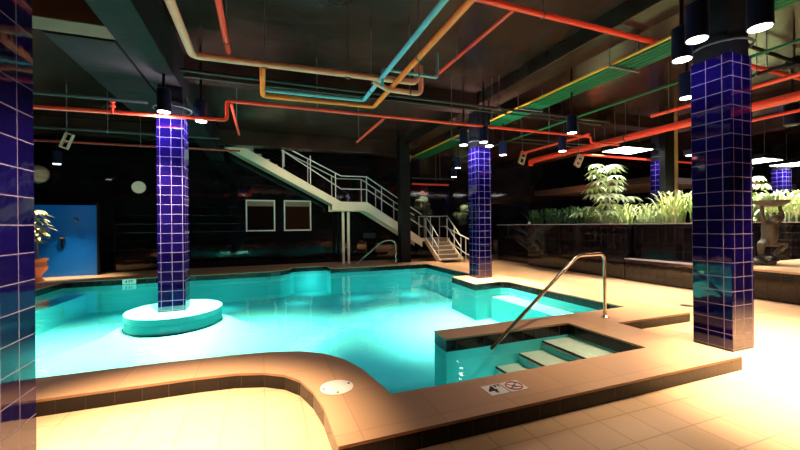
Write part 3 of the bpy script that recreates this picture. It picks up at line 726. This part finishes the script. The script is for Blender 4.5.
for a in (.25, PI + .1, 4.6): MB().lathe([(.012, 0), (.012, .009)], (.58 + .112 * math.cos(a), 3.12 + .112 * math.sin(a), 0), 10).build('screw', 'ink', t)
t = thing('main_drain', (-.3, 7.2, -.84), 'dark square drain grate on the pool bottom right of the island', 'drain')
MB().box(-.25, .02, 5.95, 6.25, -.85, -.835).build('grate_frame', 'conduit', t, smooth=False)
m = MB()
for k_ in range(5): m.box(-.22 + k_ * .05, -.20 + k_ * .05, 5.98, 6.22, -.834, -.830)
m.build('grate_slats', 'ink', t, smooth=False)
t.location = (-.1, 6.1, -.85)
for ch in t.children: ch.location = Vector(ch.location) + Vector((-.2, 1.1, .01))
t = thing('deck_drain', (7.2, 4.4, FZ), 'small round drain cover in the bright deck behind the large column', 'drain')
MB().lathe([(.10, 0), (.10, .006), (.08, .009)], (7.2, 4.4, FZ), 20).build('cover', 'conduit', t)

# ------------------------------------------------------------------ frog statue
fx, fy, fz = 10.08, 4.54, .45
t = thing('frog_statue', (fx, fy, fz), 'weathered bronze frog statue holding a bowl overhead on the tiled ledge', 'statue')
rv = Vector((.936, -.352, 0)); fv = Vector((-.352, -.936, 0))       # right and toward the viewer
def fp(a, b_, z): return Vector((fx, fy, fz)) + rv * a + fv * b_ + Vector((0, 0, z))
# rocky base
rnd = random.Random(9); m = MB()
for k_ in range(16):
    a = rnd.uniform(0, 2 * PI); r_ = rnd.uniform(0, .27)
    m.blob(fp(r_ * math.cos(a), r_ * .7 * math.sin(a), rnd.uniform(.02, .17) * (1 - r_)), (rnd.uniform(.08, .16), rnd.uniform(.08, .15), rnd.uniform(.04, .09)), sub=2)
m.build('rock_base', 'bronze', t)
# body: one skinned surface
def skinned(name, verts, edges, radii, mat, parent, root=0, sub=2):
    me = bpy.data.meshes.new(name); pw = Vector(parent_world(parent)); me.from_pydata([tuple(Vector(v) - pw) for v in verts], edges, [])
    o = bpy.data.objects.new(name, me); C.objects.link(o); me.materials.append(M[mat]); o.parent = parent
    md = o.modifiers.new('skin', 'SKIN'); md.use_smooth_shade = True
    for i, r_ in enumerate(radii): me.skin_vertices[0].data[i].radius = (r_, r_) if not isinstance(r_, tuple) else r_; me.skin_vertices[0].data[i].use_root = (i == root)
    s_ = o.modifiers.new('sub', 'SUBSURF'); s_.levels = sub; s_.render_levels = sub
    return o
V = []; R_ = []; E_ = []
def v(p, r_, prev=None):
    V.append(p); R_.append(r_)
    if prev is not None: E_.append((prev, len(V) - 1))
    return len(V) - 1
pel = v(fp(0, -.02, .50), .11); bel = v(fp(.01, .03, .64), .125, pel); ch_ = v(fp(.03, .03, .82), .10, bel); nk = v(fp(.04, .05, .93), .085, ch_)
hd = v(fp(.05, .10, 1.00), .10, nk); sn = v(fp(.06, .19, 1.01), .06, hd)
for sd in (-1, 1):
    hip = v(fp(.10 * sd, .0, .47), .085, pel); kn = v(fp(.27 * sd, .12, .46), .075, hip); an = v(fp(.15 * sd, -.02, .22), .045, kn)
    ft = v(fp(.19 * sd, .12, .17), .035, an); v(fp(.24 * sd, .20, .155), .02, ft); v(fp(.16 * sd, .22, .155), .02, ft)
    sh = v(fp(.03 + .12 * sd, .02, .88), .055, ch_); el = v(fp(.03 + .22 * sd, .06, 1.02), .042, sh); wr = v(fp(.03 + .19 * sd, .03, 1.21), .032, el); v(fp(.03 + .20 * sd, .03, 1.27), .035, wr)
skinned('body', V, E_, R_, 'bronze', t)
m = MB()
for sd in (-1, 1): m.blob(fp(.05 + .055 * sd, .13, 1.085), (.032, .032, .034))
m.build('eyes', 'bronze', t)
m = MB(); m.lathe([(.08, 1.23), (.20, 1.25), (.28, 1.31), (.31, 1.37), (.29, 1.37), (.20, 1.33), (.06, 1.32)], tuple(fp(.03, .02, 0)), 28); m.build('bowl', 'bronze', t)
grass_plant(tuple(fp(.03, .02, 1.335)), 46, .26, .30, .022, 'leafpale', 'pale trailing plant growing in the bowl held by the frog', 99)
for o in C.objects:
    if o.get('label') == 'pale trailing plant growing in the bowl held by the frog': o['group'] = 'plant in the frog bowl'

# ------------------------------------------------------------------ lights
def area(name, loc, rot, sx_, sy_, e, col):
    l = bpy.data.lights.new(name, 'AREA'); l.shape = 'RECTANGLE'; l.size = sx_; l.size_y = sy_; l.energy = e; l.color = col
    o = bpy.data.objects.new(name, l); C.objects.link(o); o.location = loc; o.rotation_euler = rot; return o
def point(name, loc, e, col, r_=.1):
    l = bpy.data.lights.new(name, 'POINT'); l.energy = e; l.color = col; l.shadow_soft_size = r_
    o = bpy.data.objects.new(name, l); C.objects.link(o); o.location = loc; return o
TEAL = (.25, 1, .92)
for x, y in ((-3.4, 6.0), (-3.2, 9.6), (-3.4, 11.0), (-1.0, 10.9), (.9, 10.9), (2.8, 10.9), (1.5, 12.3), (.4, 6.0), (2.6, 6.0), (2.6, 8.6), (4.4, 10.9), (4.2, 5.6), (1.0, 8.4), (2.4, 3.4)):
    point('underwater_fill', (x, y, -.45), 11 if y > 3.5 else 4, TEAL, .15).visible_glossy = False  # unseen fill points hung in the water, kept out of reflections
for x, y, e in ((-1.56, 7.05, 170), (-1.0, 7.55, 120), (4.75, 8.1, 170), (5.2, 7.6, 110), (4.72, 2.95, 22), (5.1, 2.25, 22), (11.7, 7.7, 200), (18.4, 7.6, 300)):
    point('can_spill', (x, y, 3.16), e, (.85, .80, 1), .04).visible_glossy = False  # added points imitate can spill; the far columns have no cans
# planter spotlights
for x, y, e in ((9.9, 8.6, 1100), (9.8, 6.3, 1500), (14.0, 6.7, 3000), (14.0, 5.5, 2400), (9.6, 4.5, 700), (12.9, 4.4, 900), (10.2, 11.0, 60)):
    spot('planter_light', (x, y, 3.9), e, 75, col=(1, .93, .78), blend=.6, size=.06)
spot('stair_fill', (1.0, 11.0, 3.2), 200, 80, col=(1, .82, .58), size=.1, rot=(math.radians(84), 0, math.radians(-10))).visible_glossy = False  # added fill for the stair, no fixture there, kept out of reflections
spot('soffit_fill', (12.5, 11.0, 1.6), 420, 120, col=(1, .6, .35), size=.1, rot=(math.radians(150), 0, 0))  # added upward fill to brighten the soffit, no fixture there
area('panel_light', (11.5, 7.6, 3.4), (0, 0, 0), 4, 1, 40, (1, .95, .9))

w = bpy.data.worlds.new('world'); sc.world = w; w.use_nodes = True
w.node_tree.nodes['Background'].inputs[0].default_value = (.010, .009, .012, 1); w.node_tree.nodes['Background'].inputs[1].default_value = .5

# ------------------------------------------------------------------ camera
F_, YAW, ROLL = 366., math.radians(20.58), math.radians(.586)
cam = bpy.data.cameras.new('camera'); co = bpy.data.objects.new('camera', cam); C.objects.link(co)
cam.sensor_width = 36; cam.lens = 36 * F_ / 800; cam.clip_start = .05
f = Vector((math.sin(YAW), math.cos(YAW), 0)); r = Vector((math.cos(YAW), -math.sin(YAW), 0)); d = Vector((0, 0, -1))
rt = math.cos(ROLL) * r + math.sin(ROLL) * d; dn = -math.sin(ROLL) * r + math.cos(ROLL) * d
mt = Matrix((( rt.x, -dn.x, -f.x, 0), (rt.y, -dn.y, -f.y, 0), (rt.z, -dn.z, -f.z, 1.38), (0, 0, 0, 1)))
co.matrix_world = mt
sc.camera = co
sc.view_settings.view_transform = 'Standard'; sc.view_settings.look = 'None'; sc.view_settings.exposure = 0
try:
    sc.cycles.max_bounces = 8; sc.cycles.transparent_max_bounces = 12; sc.cycles.use_denoising = True; sc.cycles.sample_clamp_indirect = 6; sc.cycles.caustics_reflective = False
except Exception: pass
